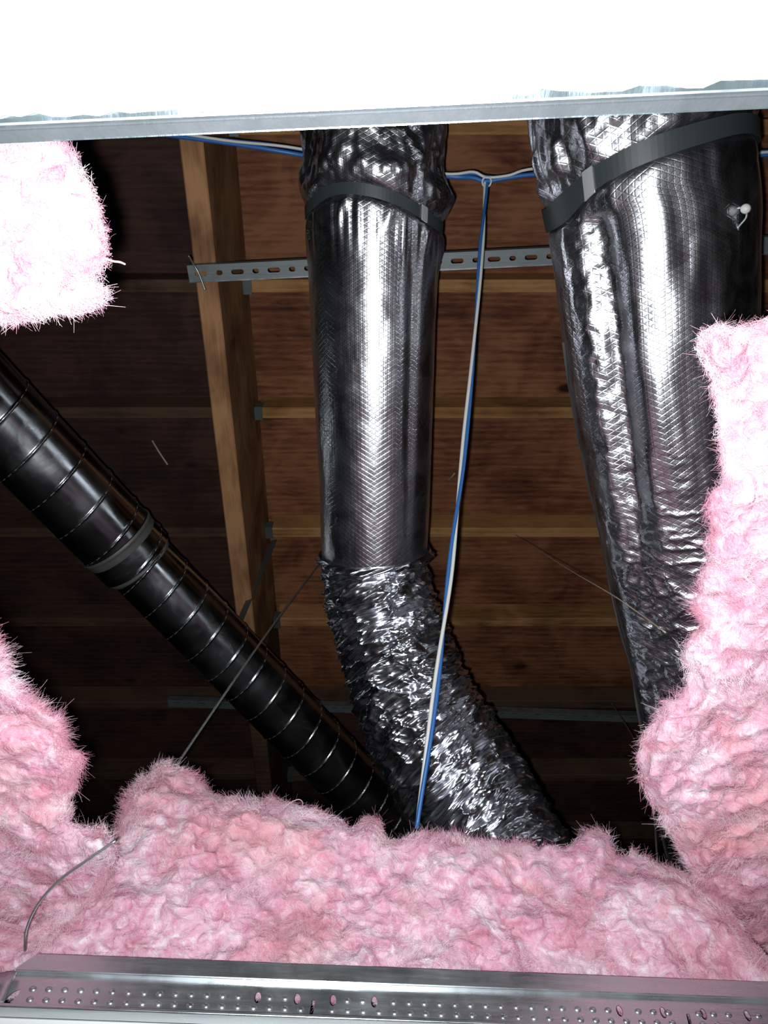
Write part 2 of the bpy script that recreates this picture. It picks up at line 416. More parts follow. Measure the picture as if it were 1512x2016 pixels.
def slot(cx, cy, L, r, n=6):
    p = []
    for i in range(n+1): a = -math.pi/2+math.pi*i/n; p.append((cx+L/2+r*math.cos(a), cy+r*math.sin(a)))
    for i in range(n+1): a = math.pi/2+math.pi*i/n; p.append((cx-L/2+r*math.cos(a), cy+r*math.sin(a)))
    return p
def place(me, origin, ex, ey):      # local x,y plane of a plate to the world
    ex = Vector(ex).normalized(); ey = Vector(ey); ey = (ey - ex*ey.dot(ex)).normalized(); ez = ex.cross(ey)
    me.transform(Matrix.Translation(Vector(origin)) @ Matrix((ex, ey, ez)).transposed().to_4x4()); me.update(); return me

def strut(a, b, label, lipside):
    a, b = Vector(a), Vector(b); L = (b-a).length; ex = (b-a).normalized(); ey = Vector((-ex.y, ex.x, 0))
    t = empty('slotted_channel', a, label, 'channel')
    holes = []; x = .03; k = 0
    while x < L-.03:
        holes.append(slot(x, .018, .018 if k % 2 == 0 else .004, .0055)); x += .042 if k % 2 == 0 else .042; k += 1
    me = place(plate([(0,0),(L,0),(L,.036),(0,.036)], holes, .0018), a, ex, ey)
    link('slotted_face', me, M['galv_dull'], t)
    for s, nm in ((0, 'lip'), (1, 'lip')):
        off = ey*(.0 if s == 0 else .036)
        bm = bmesh.new(); p = a+off; q = b+off; add_hexa(bm, beam_pts(p+Vector((0,0,-.004 if s == lipside else 0)), q+Vector((0,0,-.004 if s == lipside else 0)), .0024, .02))
        link(nm, bm_mesh(bm), M['galv_dull'] if s != lipside else M['galv'], t)
    return t
ZS = ZB-.024
s1 = strut(P(368, 524, ZS), P(1620, 462, ZS), 'galvanised slotted channel nearest the white ceiling edge, under the wooden beam', 1)
s2 = strut(P(330, 1376, 1.98), P(1400, 1412, 1.98), 'dull slotted channel in the dark behind the wrinkled foil duct', 0)

# ------------------------------------------------------------------ ceiling tees around the opening
def tee_far():
    A, B = Vector(P(50, 1992, ZC)), Vector(P(1512, 2045, ZC)); ex = (B-A).normalized(); n = Vector((-ex.y, ex.x, 0))   # n points away from camera
    A0 = A - ex*.030; L = 0.86
    t = empty('ceiling_track', A0, 'galvanised perforated ceiling track with dimples along the bottom, pink batt behind it', 'ceiling track')
    z = Vector((0,0,1)); WH = .0405
    base = A0 + n*.011
    # perforated web
    def wx(px): # distance along the track for a pixel column
        q = Vector(PY(px, 1945, (A+n*.011).y)); 
        # intersect with the vertical web plane
        r = Vector(ray(px, 1945)); k = (base - Vector((0,0,CZ))).dot(n)/r.dot(n); return (r*k - (base-Vector((0,0,CZ)))).dot(ex)
    holes = []
    hp = [510, 587, 657, 737, 1208, 1291, 1367, 1450]
    for p in hp: holes.append(oval(wx(p), .0265, .0033, .0056, 14))
    sl = [617, 1335]
    for p in sl: holes.append([(wx(p)-.0028,.004),(wx(p)+.0008,.004),(wx(p)+.0028,.026),(wx(p)-.0006,.026)])
    holes.append(oval(wx(30), .0175, .0035, .0095, 14, -.6))
    me = place(plate([(0,0),(L,0),(L,WH),(0,WH)], holes, .0012), base, ex, z)
    link('web', me, M['galv'], t)
    # dimples pressed towards the viewer
    bm = bmesh.new(); cx = wx(66); pitch = (wx(640)-wx(66))/(640-66)*31
    hs = [wx(p) for p in hp+sl]
    for row, (zz, off) in enumerate(((.0265, 0), (.0165, pitch*.06))):
        x = cx+off
        while x < L-.01:
            if row == 1: clear = all(abs(x-h) > .005 for h in [wx(p) for p in sl])
            else: clear = all(abs(x-h) > .0048 for h in hs)
            if clear:
                c = base + ex*x + z*zz
                g = bmesh.ops.create_uvsphere(bm, u_segments=10, v_segments=6, radius=.0036)
                for v in g['verts']:
                    q = v.co.copy(); v.co = c + ex*q.x*1.15 + z*q.y*.95 - n*(q.z*.62)
            x += pitch
    link('dimples', bm_mesh(bm), M['galv'], t, True)['kind'] = 'stuff'
    # box bulb with mitred left end
    a0 = A0 + z*WH; 
    bm = bmesh.new(); w0, w1 = .004, .018
    add_hexa(bm, [a0+n*w0, a0+ex*L+n*w0, a0+ex*L+n*w1, a0+n*w1, a0+ex*.018+n*w0+z*.018, a0+ex*L+n*w0+z*.018, a0+ex*L+n*w1+z*.018, a0+ex*.018+n*w1+z*.018])
    bmesh.ops.bevel(bm, geom=bm.edges[:], offset=.0012, segments=2, affect='EDGES')
    link('bulb', bm_mesh(bm), M['galv'], t)
    # flange with rolled lip
    bm = bmesh.new(); add_hexa(bm, beam_pts(A0+n*.0105, A0+ex*L+n*.0105, .036, .0012)); link('flange', bm_mesh(bm), M['galv'], t)
    bm = bmesh.new(); add_hexa(bm, beam_pts(A0-n*.0072, A0+ex*L-n*.0072, .0022, .0034)); bmesh.ops.bevel(bm, geom=bm.edges[:], offset=.0008, segments=2, affect='EDGES')
    link('lip', bm_mesh(bm), M['galv'], t)
    # folded end tab with its curl
    bm = bmesh.new()
    for i in range(9):
        a = i/8*math.pi*.5
    prof = [(-.026,.0),(-.014,-.002),(-.004,-.006),(.006,-.009)]
    vs = []
    for (dx, dn) in prof:
        vs.append([bm.verts.new(base+ex*(dx)+n*(dn)+z*h) for h in (0, .012, .026, .0385)])
    for i in range(len(prof)-1):
        for j in range(3): bm.faces.new((vs[i][j], vs[i+1][j], vs[i+1][j+1], vs[i][j+1]))
    o = link('end_tab', bm_mesh(bm), M['galv'], t, True); md = o.modifiers.new('s', 'SOLIDIFY'); md.thickness = .001
    return t
tee_far()
def tee_near():
    A, B = Vector(P(-200, 0.5*(282+262), ZC)), Vector(P(1700, 200, ZC))
    A, B = Vector(P(0, 283, ZC)), Vector(P(1512, 214, ZC)); ex = (B-A).normalized(); n = Vector((-ex.y, ex.x, 0))
    A0 = A - ex*.36; L = 1.12; z = Vector((0,0,1))
    t = empty('ceiling_track', A0, 'shiny galvanised ceiling track edge glaring white along the top of the opening', 'ceiling track')
    bm = bmesh.new(); add_hexa(bm, beam_pts(A0-n*.022, A0+ex*L-n*.022, .044, .0012)); link('flange', bm_mesh(bm), M['galv_edge'], t)
    bm = bmesh.new(); add_hexa(bm, beam_pts(A0-n*.0030-z*.0022, A0+ex*L-n*.0030-z*.0022, .0075, .0036, z*.84-n*.54)); bmesh.ops.bevel(bm, geom=bm.edges[:], offset=.001, segments=2, affect='EDGES')
    link('lip', bm_mesh(bm), M['galv_lip'], t)
    bm = bmesh.new(); add_hexa(bm, beam_pts(A0-n*.0075-z*.0008, A0+ex*L-n*.0075-z*.0008, .0022, .0012)); link('rib', bm_mesh(bm), M['galv'], t)
    bm = bmesh.new(); add_hexa(bm, beam_pts(A0-n*.022, A0+ex*L-n*.022, .0015, .042)); link('web', bm_mesh(bm), M['galv'], t)
    bm = bmesh.new(); add_hexa(bm, beam_pts(A0-n*.022+z*.0405, A0+ex*L-n*.022+z*.0405, .012, .018)); link('bulb', bm_mesh(bm), M['galv'], t)
    bm = bmesh.new(); x = 0
    while x < L:
        c = A0+ex*x-n*.0135
        g = bmesh.ops.create_uvsphere(bm, u_segments=10, v_segments=6, radius=.0022)
        for v in g['verts']:
            q = v.co.copy(); v.co = c + ex*q.x*1.5 + n*q.y*.8 - z*(q.z*.5)
        x += .0125
    link('dimples', bm_mesh(bm), M['galv'], t, True)['kind'] = 'stuff'
M['galv_lip'] = galv('galvanised_lip', (.115,.125,.135), .35, .6, (60,14,60), .4, .5)
M['galv_edge'] = galv('galvanised_edge', (.40,.50,.54), .10, .30, (60,14,60), .3)
tee_near()

# ------------------------------------------------------------------ ducts
def hit(path, R, px, py):        # where on a duct surface a pixel falls -> theta, arc length
    T, D, S = frames(path); s = arclen(path); th = np.linspace(-1.75, 1.75, 141)
    V = path[:,None,:] + R*(np.cos(th)[None,:,None]*D[:,None,:] + np.sin(th)[None,:,None]*S[:,None,:])
    q = V - np.array([0,0,CZ]); dep = q@FWD
    x = (q@RT)/dep*F + W/2; y = -(q@UP)/dep*F + H/2
    nrm = (np.cos(th)[None,:,None]*D[:,None,:] + np.sin(th)[None,:,None]*S[:,None,:]); face = -(nrm*q).sum(-1)
    e = (x-px)**2 + (y-py)**2 + np.where(face < -.02, 1e6, 0)
    i, j = np.unravel_index(np.argmin(e), e.shape); return th[j], s[i]
def strap_table(path, R, pix):
    h = sorted(hit(path, R, *p) for p in pix); t = np.array([a for a, b in h]); v = np.array([b for a, b in h])
    s0 = v.mean(); a0, a1 = v[0]-s0, v[-1]-s0
    tt = np.concatenate([[t[-1]-2*math.pi-.001], t, [t[0]+2*math.pi+.001]]); vv = np.concatenate([[a1], v-s0, [a0]])
    g = np.linspace(-math.pi, math.pi, 361); y = np.interp(g, tt, vv); y = np.convolve(np.concatenate([y[-16:-1], y, y[1:16]]), np.ones(31)/31, 'valid')
    return s0, (lambda th: np.interp(th, g, y))
# --- centre: foil wrapped duct + wrinkled flex
def PS(px, py, z0, k):           # point on a plane that falls away with distance: z = z0 - k*y
    r = ray(px, py); t = z0/(r[2] + k*r[1]); return np.array([r[0]*t, r[1]*t, r[2]*t + CZ])
up_path = resample(spline([PS(a, b, 1.70, .30) for a, b in ((738,120),(738,250),(737,330),(737,420),(736,600),(737,800),(738,960),(737,1092))], 200), 420)
sU = arclen(up_path)
def s_at(path, py):              # arc length where a path crosses an image row
    s = arclen(path); d = path - np.array([0,0,CZ]); v = -(d@UP)/(d@FWD)*F + H/2
    return np.interp(py, v, s)
RC = .134; send = sU[-1]
def RCs(s): return np.interp(s/send, [0, .3, 1], [.140, .134, .115])
sst, shC = strap_table(up_path, RC, [(612,408),(635,385),(665,370),(700,369),(750,380),(800,402),(840,428),(862,448)])
cd = empty('foil_duct', up_path[200], 'straight silver foil-wrapped duct in the centre, bending into a wrinkled flexible sleeve', 'duct')
def strap_shift(TH): return -.016*np.sin(TH) + .0
def rad_up(th, s):
    r = RCs(s)
    ss = s - (sst + shC(th))
    r = r - .010*np.exp(-(ss/.012)**2) + .010*np.exp(-((ss+.05)/.035)**2)*(1+.5*np.sin(5*th+1))
    cr = np.clip((-(ss)-.012)/.04, 0, 1)          # crumpled above the strap
    p = np.stack([np.cos(th)*3.2, np.sin(th)*3.2, s*14], 1)
    r = r + (cr*.009+.0008)*fbm(p*1.1, 3, 3)
    r = r + .0035*np.abs(vnoise(np.stack([th*14, s*6, s*0], 1), 8))*np.exp(-((ss-.05)/.05)**2)
    # puckers just under the strap
    r = r + .006*np.maximum(0, np.sin(th*9+s*20))**4*np.exp(-((ss-.03)/.03)**2)
    # soft flats and the shallow ridge down the right side
    r = r + .0018*fbm(np.stack([np.cos(th)*1.3, np.sin(th)*1.3, s*2.0], 1), 2, 21)
    dth = (th-.62)/.10
    r = r - .006*np.exp(-dth**2)*np.clip(ss/.15, 0, 1)*np.clip((send-s)/.3, 0, 1)
    return r
tube('foil_wrap', up_path, rad_up, 260, M['foil'], cd)
# strap ring
def ring(path, s0, shift, r0, width, m, parent, name='strap', thick=.0022, th0=-math.pi, th1=math.pi, nt=120, hump=None):
    T, D, S = frames(path); s = arclen(path)
    th = np.linspace(th0, th1, nt+1); rows_ = []
    for (dw, dr) in ((-width/2, 0), (-width/2, thick), (width/2, thick), (width/2, 0)):
        ss = s0 + shift(th) + dw
        C = np.stack([np.interp(ss, s, path[:,k]) for k in range(3)], 1)
        DD = np.stack([np.interp(ss, s, D[:,k]) for k in range(3)], 1); S2 = np.stack([np.interp(ss, s, S[:,k]) for k in range(3)], 1)
        rr = r0(th, ss) + dr
        rows_.append(C + rr[:,None]*(np.cos(th)[:,None]*DD + np.sin(th)[:,None]*S2))
    V = np.array(rows_).transpose(1,0,2).reshape(-1,3); n = nt+1; f = []
    for i in range(n-1):
        for j in range(4):
            k = (j+1) % 4; f.append([i*4+j, i*4+k, (i+1)*4+k, (i+1)*4+j])
    f.append([0,1,2,3]); f.append([(n-1)*4+3,(n-1)*4+2,(n-1)*4+1,(n-1)*4])
    return link(name, mesh_np(name, V, f), m, parent, False)
ring(up_path, sst, shC, lambda th, s: RCs(s)+.0015, .021, M['strap'], cd)
ring(up_path, sst, shC, lambda th, s: RCs(s)+.004, .026, M['clip'], cd, 'clip', .003, .70, .80, 8)
# wrinkled sleeve
RC = .117
fx = [PS(737,1084,1.70,.30), PS(740,1130,1.70,.30), PS(752,1200,1.70,.305), P(786,1300,1.32), P(823,1400,1.25), P(892,1520,1.155), P(958,1630,1.065), P(1030,1750,.97)]
fpath = resample(spline(fx, 240), 620); sF = arclen(fpath)
def rad_fx(th, s):
    q = np.stack([np.cos(th)*1.3, np.sin(th)*1.3, s*26 + .8*np.sin(th*2+s*9)], 1)
    a = 1-np.abs(fbm(q*1.5, 3, 31)); a = np.clip(a, 0, 1)
    q2 = np.stack([np.cos(th)*1.1, np.sin(th)*1.1, s*52 + 2.2*np.sin(th+.6)], 1)
    b = 1-np.abs(fbm(q2, 2, 51))
    r = RC + .001 + .009*(a**2-.5) + .0078*(b**2-.5) + .007*fbm(np.stack([np.cos(th)*1.6, np.sin(th)*1.6, s*7],1), 2, 71)
    r = r + .003*np.sin(2*math.pi*s/.032)*.6 + RC*.17*np.clip((s-.12)/.35, 0, 1)
    e = np.exp(-(s/.008)**2); r = r*(1-e) + (RC+.004)*e
    return r + .008*np.exp(-((s-.016)/.012)**2) - .006*np.exp(-((s-.035)/.01)**2)
tube('wrinkled_sleeve', fpath, rad_fx, 300, M['foil_flex'], cd)
def dome_end(path, r, name, m, parent, flip=False):
    pass

# --- right: big foil duct with a fold
RR = .17; zr = 1.37
rp = [PS(a, b, 1.45, .27) for a, b in ((1262,120),(1262,250),(1272,360),(1284,450),(1297,700),(1328,930),(1368,1180),(1392,1330),(1408,1470),(1440,1640),(1475,1800))]
rpath = resample(spline(rp, 300), 560); sR = arclen(rpath)
sr0, shR = strap_table(rpath, RR, [(1085,447),(1105,425),(1140,378),(1190,340),(1240,313),(1290,292),(1350,272),(1420,252),(1460,244)])
syR = [s_at(rpath, v) for v in (300, 450, 700, 930, 1180, 1470, 1800)]
def RRs(s): return np.interp(s, syR, [.172, .170, .160, .153, .147, .139, .139])
def rad_r(th, s):
    ss = s - (sr0 + shR(th))
    lo = np.clip(ss/.06, 0, 1); fade = np.clip((sR[-1]*.55-s)/.35, 0, 1)
    r = RRs(s)
    wob = .05*np.sin(s*9)
    r = r - .026*np.exp(-((th+.76+wob)/.19)**2)*(.12+.88*fade)*lo       # the fold
    r = r + .008*np.exp(-((th+1.15+wob)/.3)**2)*lo
    r = r - .012*np.exp(-(ss/.016)**2)
    cr = np.clip((-ss-.015)/.04, 0, 1)
    r = r + (.014*cr)*fbm(np.stack([np.cos(th)*3, np.sin(th)*3, s*11],1), 3, 91)
    r = r + .0045*fbm(np.stack([np.cos(th)*2.4, np.sin(th)*2.4, s*3.5],1), 3, 95)
    wr = np.clip((s-sR[-1]*.33)/.3, 0, 1)*np.exp(-((th+.35)/.75)**2)
    q2 = np.stack([np.cos(th)*3.2, np.sin(th)*3.2, s*46], 1)
    r = r + wr*.0050*((1-np.abs(fbm(q2, 3, 99)))**2-.5)
    lft = np.exp(-((th+.95)/.3)**2); r = r + lft*.004*(1-np.abs(fbm(np.stack([np.cos(th)*6,np.sin(th)*6,s*30],1),3,120)))
    return r
rd = empty('foil_duct', rpath[250], 'largest silver foil-wrapped duct on the right with a long fold and oblique black strap', 'duct')
tube('foil_wrap', rpath, rad_r, 300, M['foil'], rd)
ring(rpath, sr0, shR, lambda th, s: RRs(s)+.003, .031, M['strap'], rd)
ring(rpath, sr0, shR, lambda th, s: RRs(s)+.0055, .036, M['clip'], rd, 'clip', .003, -.80, -.70, 8)
tube('seam_tape', rpath[140:], lambda th, s: rad_r(th, s+sR[140])+.0025+.0012*vnoise(np.stack([th*0, s*12, s*0],1), 4), 12, M['tape'], rd, -1.95, -1.55)

# --- left: spiral pipe, two diameters with a dusty collar
def along(p0, p1, n): return np.linspace(p0, p1, n)
a_ = P(-330, 480, 1.58); c_ = P(258, 1090, 1.63); e_ = P(712, 1558, 1.55); e2 = P(800, 1650, 1.53)
sp_ = empty('spiral_duct', c_, 'dark galvanised spiral duct running diagonally from the left edge behind the centre duct', 'duct')
def spiral_rad(R, pitch, ph):
    def f(th, s):
        t = (s/pitch + th/(2*math.pi) + ph) % 1.0; d = np.minimum(t, 1-t)*pitch
        t2 = (s/pitch + th/(2*math.pi) + ph + .12) % 1.0; d2 = np.minimum(t2, 1-t2)*pitch
        return R + .0026*np.exp(-(d/.0022)**2) + .0*d2
    return f
pA = along(a_, c_ + (c_-a_)*.02, 900)
pB = along(c_, e2, 900)
def spread(R0, pitch, ph, path, name, slope=0.0):
    f = spiral_rad(R0, pitch, ph); tube(name, path, lambda th, s: f(th, s) + slope*s, 72, M['spiral'], sp_)
def seam(path, R, pitch, ph):
    T, D, S = frames(path); L = arclen(path)[-1]; pts = []; k = 0
    n = int(L/pitch*26); out = []
    for i in range(n):
        s_ = L*i/(n-1); th = -2*math.pi*(s_/pitch + ph)
        c = path[0] + (path[-1]-path[0])*s_/L
        out.append(c + (R+.0016)*(math.cos(th)*D[0] + math.sin(th)*S[0]))
    link_o = wire('seam', out, .0013, M['seam'], sp_, 5, n); return link_o
M['seam'] = mat('seam_dusty', (.42,.43,.43), .5, .6)[0]
seam(pA, .098, .092, .15); seam(pB, .086, .080, .35)
spread(.098, .092, .15, pA, 'upper_pipe'); spread(.086, .080, .35, pB, 'lower_pipe')
dirn = (c_-a_)/np.linalg.norm(c_-a_)
pc = along(c_ - dirn*.062, c_ + dirn*.035, 60)
def collar_r(th, s):
    t = np.clip(s/.097, 0, 1); r = .1015*(1-t) + .0895*t
    return r + .0022*np.exp(-((s-.006)/.004)**2) + .002*np.exp(-((s-.05)/.003)**2) + .002*np.exp(-((s-.09)/.004)**2)
tube('reducer_collar', pc, collar_r, 72, M['collar'], sp_)

# ------------------------------------------------------------------ cables and wires
def twist_pair(p0, p1, bow, r, labels, amp=.004, turns=3.2, ph=0.0, nm='data_cable', n=160):
    a, b = np.array(p0), np.array(p1); t = np.linspace(0, 1, n)[:,None]
    c = a + (b-a)*t + np.array(bow)*np.sin(math.pi*t)
    d = (b-a)/np.linalg.norm(b-a); s = np.cross(d, [0,0.2,1.0]); s /= np.linalg.norm(s); u = np.cross(d, s)
    for k, (mk, lab) in enumerate(labels):
        an = 2*math.pi*turns*t + math.pi*k + ph + .7*np.sin(t*9)
        q = c + r*(np.cos(an)*s + np.sin(an)*u) + amp*.25*np.stack([vnoise(c*7, 3), vnoise(c*7, 4), vnoise(c*7, 5)], 1)
        o = wire(nm, q[::4], r, M[mk], None, 10, 120); tag(o, lab, 'cable', 'blue and white cables')
        o.data.transform(Matrix.Translation(-Vector(q[0]))); o.location = q[0]
ZK = 1.775
K = P(957, 357, ZK)
twist_pair(K, P(816, 1668, .70), (.012, .0, .0), .0031,
    [('blue', 'blue cable hanging down in front of the centre duct bend'), ('white', 'white cable hanging down twisted with the blue one in front of the duct bend')], turns=2.2, ph=.4)
L0, L1 = P(330, 262, ZK), P(700, 322, ZK)
def run(pts, mk, r, lab):
    o = wire('data_cable', pts, r, M[mk], None, 10, 60); p0 = np.array(pts[0]); o.data.transform(Matrix.Translation(-Vector(p0))); o.location = p0
    return tag(o, lab, 'cable', 'blue and white cables')
def sh(p, dx, dy, dz): return np.array(p)+np.array([dx, dy, dz])
mainrun = [P(300,262,ZK), P(450,282,ZK), P(586,304,ZK), P(740,335,ZK+.06), P(878,347,ZK), P(930,350,ZK), K, P(1000,350,ZK), P(1056,343,ZK), P(1250,330,ZK), P(1500,305,ZK), P(1600,300,ZK)]
run(mainrun, 'blue', .0048, 'blue cable crossing behind both foil ducts near the ceiling edge')
run([sh(p, 0, -.0085 + .004*math.sin(i*2.1), -.004) for i, p in enumerate(mainrun)], 'white', .0030, 'thin white cable crossing behind both foil ducts near the ceiling edge')
run([sh(p, 0, -.004 + .006*math.cos(i*1.7), .008) for i, p in enumerate(mainrun)], 'blue', .0036, 'second blue cable crossing behind both ducts, bundled with the first')
tp = [sh(K, .008*math.cos(a)*1.2, .010*math.sin(a), -.006-.0006*a) for a in np.linspace(0, 4*math.pi, 24)]
o = wire('cable_tie', tp, .0016, M['white'], None, 8, 90); tag(o, 'white tie looped round the cables where the hanging pair starts', 'tie')

def w_(name, pts, r, mk, lab, cat='wire', n=40, wob=0):
    o = wire(name, pts, r, M[mk], None, 8, n, wob); p0 = np.array(pts[0]); o.data.transform(Matrix.Translation(-Vector(p0))); o.location = p0
    return tag(o, lab, cat)
w_('hanger_wire', [P(335,1525,.85), P(430,1385,1.05), P(520,1255,1.32), P(590,1160,1.66), P(660,1070,2.15)], .0023, 'wire', 'thin steel hanger wire slanting up across the spiral duct')
w_('hanger_wire', [P(49,1872,.465), P(52,1830,.465), P(75,1780,.465), P(115,1735,.47), P(170,1695,.475), P(228,1655,.485)], .0013, 'wire', 'bent shiny wire curving up over the pink batt at lower left')
w_('thread', [P(1010,1050,ZJ-.005), P(1110,1115,1.40), P(1200,1168,.98), P(1255,1205,.86), P(1310,1245,.75)], .0009, 'thread', 'very fine thread slanting across in front of the right foil duct')
w_('hanger_wire', [P(1205,1385,1.95), P(1250,1460,1.6), P(1282,1570,1.2), P(1295,1700,.75)], .0016, 'wire', 'dim hanger wire in the dark gap between two pink batts')
# flat steel brace behind the beam
brace = empty('flat_brace', P(505,1140,1.9), 'flat grey steel brace strap slanting across the far end of the wooden beam', 'brace')
bm = bmesh.new(); pa, pb = Vector(P(540,1065,ZJ-.01)), Vector(P(470,1230,1.72)); add_hexa(bm, beam_pts(pa, pb, .020, .003, (0,-.3,1))); link('strip', bm_mesh(bm), M['hanger'], brace)
# wire tail hanging from the channel
w_('wire_tail', [P(372,505,ZS-.02), P(382,522,ZS-.035), P(392,540,ZS-.04), P(404,572,ZS-.05)], .0024, 'wire', 'short bent wire tail at the left end of the near slotted channel')
w_('splinter', [P(300,868,ZD-.004), P(312,888,ZD-.03), P(330,915,ZD-.05)], .0028, 'thread', 'pale splinter hanging from the dark plywood left of the beam', 'splinter')
w_('splinter', [P(884,944,ZD-.004), P(890,938,ZD-.03), P(895,932,ZD-.04)], .003, 'thread', 'small pale chip on the plywood beside the hanging cable', 'splinter')
# tie pin on the right duct
hitpx = (1468, 411, 1.285, .27)
def pin():
    c = PS(*hitpx); t = empty('insulation_pin', c, 'small round headed pin at the right side of the large foil duct', 'pin')
    bm = bmesh.new(); bmesh.ops.create_uvsphere(bm, u_segments=14, v_segments=8, radius=.0075, matrix=Matrix.Translation(Vector(c)))
    link('head', bm_mesh(bm), M['white'], t, True)
    wire('tail', [c, sh(c,.004,.012,.0), sh(c,-.003,.028,.004), sh(c,.002,.04,.006)], .0016, M['wire'], t, 8, 16)
    wire('shank', [c, sh(c,-.02,0,.05)], .0022, M['wire'], t, 8, 6)
pin()

# ------------------------------------------------------------------ pink insulation batts
def sdf(px, py, poly):
    x, y = px, py; d = np.full(x.shape, 1e9); gx = np.zeros(x.shape); gy = np.zeros(x.shape); inside = np.zeros(x.shape, bool)
    n = len(poly)
    for i in range(n):
        ax, ay = poly[i]; bx, by = poly[(i+1)%n]; ex, ey = bx-ax, by-ay
        t = np.clip(((x-ax)*ex+(y-ay)*ey)/(ex*ex+ey*ey+1e-9), 0, 1); qx, qy = ax+t*ex, ay+t*ey
        dd = np.hypot(x-qx, y-qy); m = dd < d; d = np.where(m, dd, d); gx = np.where(m, qx, gx); gy = np.where(m, qy, gy)
        c = ((ay > y) != (by > y)) & (x < (bx-ax)*(y-ay)/(by-ay+1e-12)+ax); inside ^= c
    return np.where(inside, d, -d), gx, gy
def jag(poly, amp, seed, free):
    """add fluffy irregularity to the torn edges; free(x,y) says which edges are torn"""
    out = []; r = random.Random(seed)
    for i in range(len(poly)):
        a, b = poly[i], poly[(i+1)%len(poly)]; L = math.hypot(b[0]-a[0], b[1]-a[1]); out.append(a)
        if L < 24 or not free(*a) or not free(*b): continue
        k = int(L/13)
        nx, ny = -(b[1]-a[1])/L, (b[0]-a[0])/L
        for j in range(1, k):
            t = j/k; w = r.gauss(0, 1)*amp; out.append((a[0]+(b[0]-a[0])*t+nx*w, a[1]+(b[1]-a[1])*t+ny*w))
    return out
CAM = np.array([0,0,CZ])
def batt(poly, mapper, label, front, back, rpx, seed, step=5, free=lambda x,y: True, amp=5, nf=26000, fl=(.004,.013), backdir=None, rough=1.0, zmin_y=None):
    poly = jag(poly, amp, seed, free)
    xs = np.array([p[0] for p in poly]); ysv = np.array([p[1] for p in poly])
    gx = np.arange(xs.min()-step, xs.max()+2*step, step); gy = np.arange(ysv.min()-step, ysv.max()+2*step, step)
    X, Y = np.meshgrid(gx, gy); d, qx, qy = sdf(X, Y, poly)
    cellin = (d[:-1,:-1] > -step*.5)&(d[:-1,1:] > -step*.5)&(d[1:,1:] > -step*.5)&(d[1:,:-1] > -step*.5)
    X2 = np.where(d < 0, qx, X); Y2 = np.where(d < 0, qy, Y); dd = np.maximum(d, 0)
    idx = np.arange(X.size).reshape(X.shape)
    q = np.stack([idx[:-1,:-1], idx[:-1,1:], idx[1:,1:], idx[1:,:-1]], -1)[cellin]
    used = np.unique(q); remap = -np.ones(X.size, int); remap[used] = np.arange(len(used)); q = remap[q]
    px, py, dv = X2.ravel()[used], Y2.ravel()[used], dd.ravel()[used]
    base = np.array([mapper(a, b) for a, b in zip(px, py)])
    vd = base - CAM; dist = np.linalg.norm(vd, axis=1); vd /= dist[:,None]
    t = np.clip(dv/rpx, 0, 1); prof = np.sqrt(1-(1-t)**2)
    # lumps
    nz = fbm(base*9, 3, seed)*.022 + fbm(base*28, 3, seed+3)*.011 + (1-np.abs(fbm(base*60, 3, seed+9)))*.006 + fbm(base*170, 2, seed+12)*.0030
    fr = base - vd*(front*prof + (nz*rough)*np.clip(dv/26, .12, 1))[:,None]
    if zmin_y is not None: fr[:,1] = np.maximum(fr[:,1], zmin_y[0]+zmin_y[1]*fr[:,0])
    lat = np.stack([vnoise(base*55, seed+20), vnoise(base*55, seed+21), vnoise(base*55, seed+22)], 1)*.004
    fr = fr + lat*np.clip(dv/12, .25, 1)[:,None]
    bdir = np.array(backdir if backdir is not None else (0,0,1.0)); bdir = bdir/np.linalg.norm(bdir)
    bk = base + (vd + np.sign(vd[:,[0]])*np.array([[.25,0,0]])*(0 if backdir is not None else 1))*(back*prof)[:,None] + vd*.004
    n = len(base)
    # boundary verts: those of boundary edges
    e = np.concatenate([q[:,[0,1]], q[:,[1,2]], q[:,[2,3]], q[:,[3,0]]]); key = np.sort(e, 1); _, inv, cnt = np.unique(key, axis=0, return_inverse=True, return_counts=True)
    be = e[cnt[inv.ravel()] == 1]
    sides = np.stack([be[:,1], be[:,0], be[:,0]+n, be[:,1]+n], 1)
    V = np.vstack([fr, bk]); Fc = np.vstack([q, q[:,::-1]+n, sides])
    c = base.mean(0)
    root = empty('insulation_batt', c, label, 'insulation', 'torn pink insulation batts around the opening')
    link('wool', mesh_np('wool', V, Fc), M['batt'], root, True)
    # fibres: short bent ribbons, longer at the torn rim
    rr = np.random.default_rng(seed); w = np.where(dv < 22, 4.0, 1.0); w /= w.sum()
    i = rr.choice(n, nf, p=w); p0 = fr[i] + rr.normal(0, .0015, (nf,3)); rim = dv[i] < 22
    L = rr.uniform(fl[0], fl[1], nf)*np.where(rim, .62, .8)
    flow = np.stack([vnoise(p0*22, seed+40), vnoise(p0*22, seed+41), vnoise(p0*22, seed+42)], 1)
    dr = flow*1.6 + rr.normal(0, .40, (nf,3)) + vd[i]*.15; dr /= np.linalg.norm(dr, axis=1)[:,None]
    bend = rr.normal(0, 1.5, (nf,3)); side = np.cross(dr, vd[i]); side /= np.maximum(np.linalg.norm(side, axis=1)[:,None], 1e-6)
    wd = rr.uniform(.00008, .00018, nf)[:,None]
    rowsv = []
    for k in range(5):
        tt = k/4; pc_ = p0 + dr*(L*tt)[:,None] + bend*(L*.5*tt*tt)[:,None]; ww = wd*(1-.6*tt)
        rowsv += [pc_-side*ww, pc_+side*ww]
    V = np.stack(rowsv, 1).reshape(-1,3); b0 = np.arange(nf)[:,None]*10
    Fc = np.concatenate([b0+np.array([[2*k, 2*k+1, 2*k+3, 2*k+2]]) for k in range(4)], 0)
    link('fibres', mesh_np('fibres', V, Fc), M['fibre'], root)['kind'] = 'stuff'
    return root

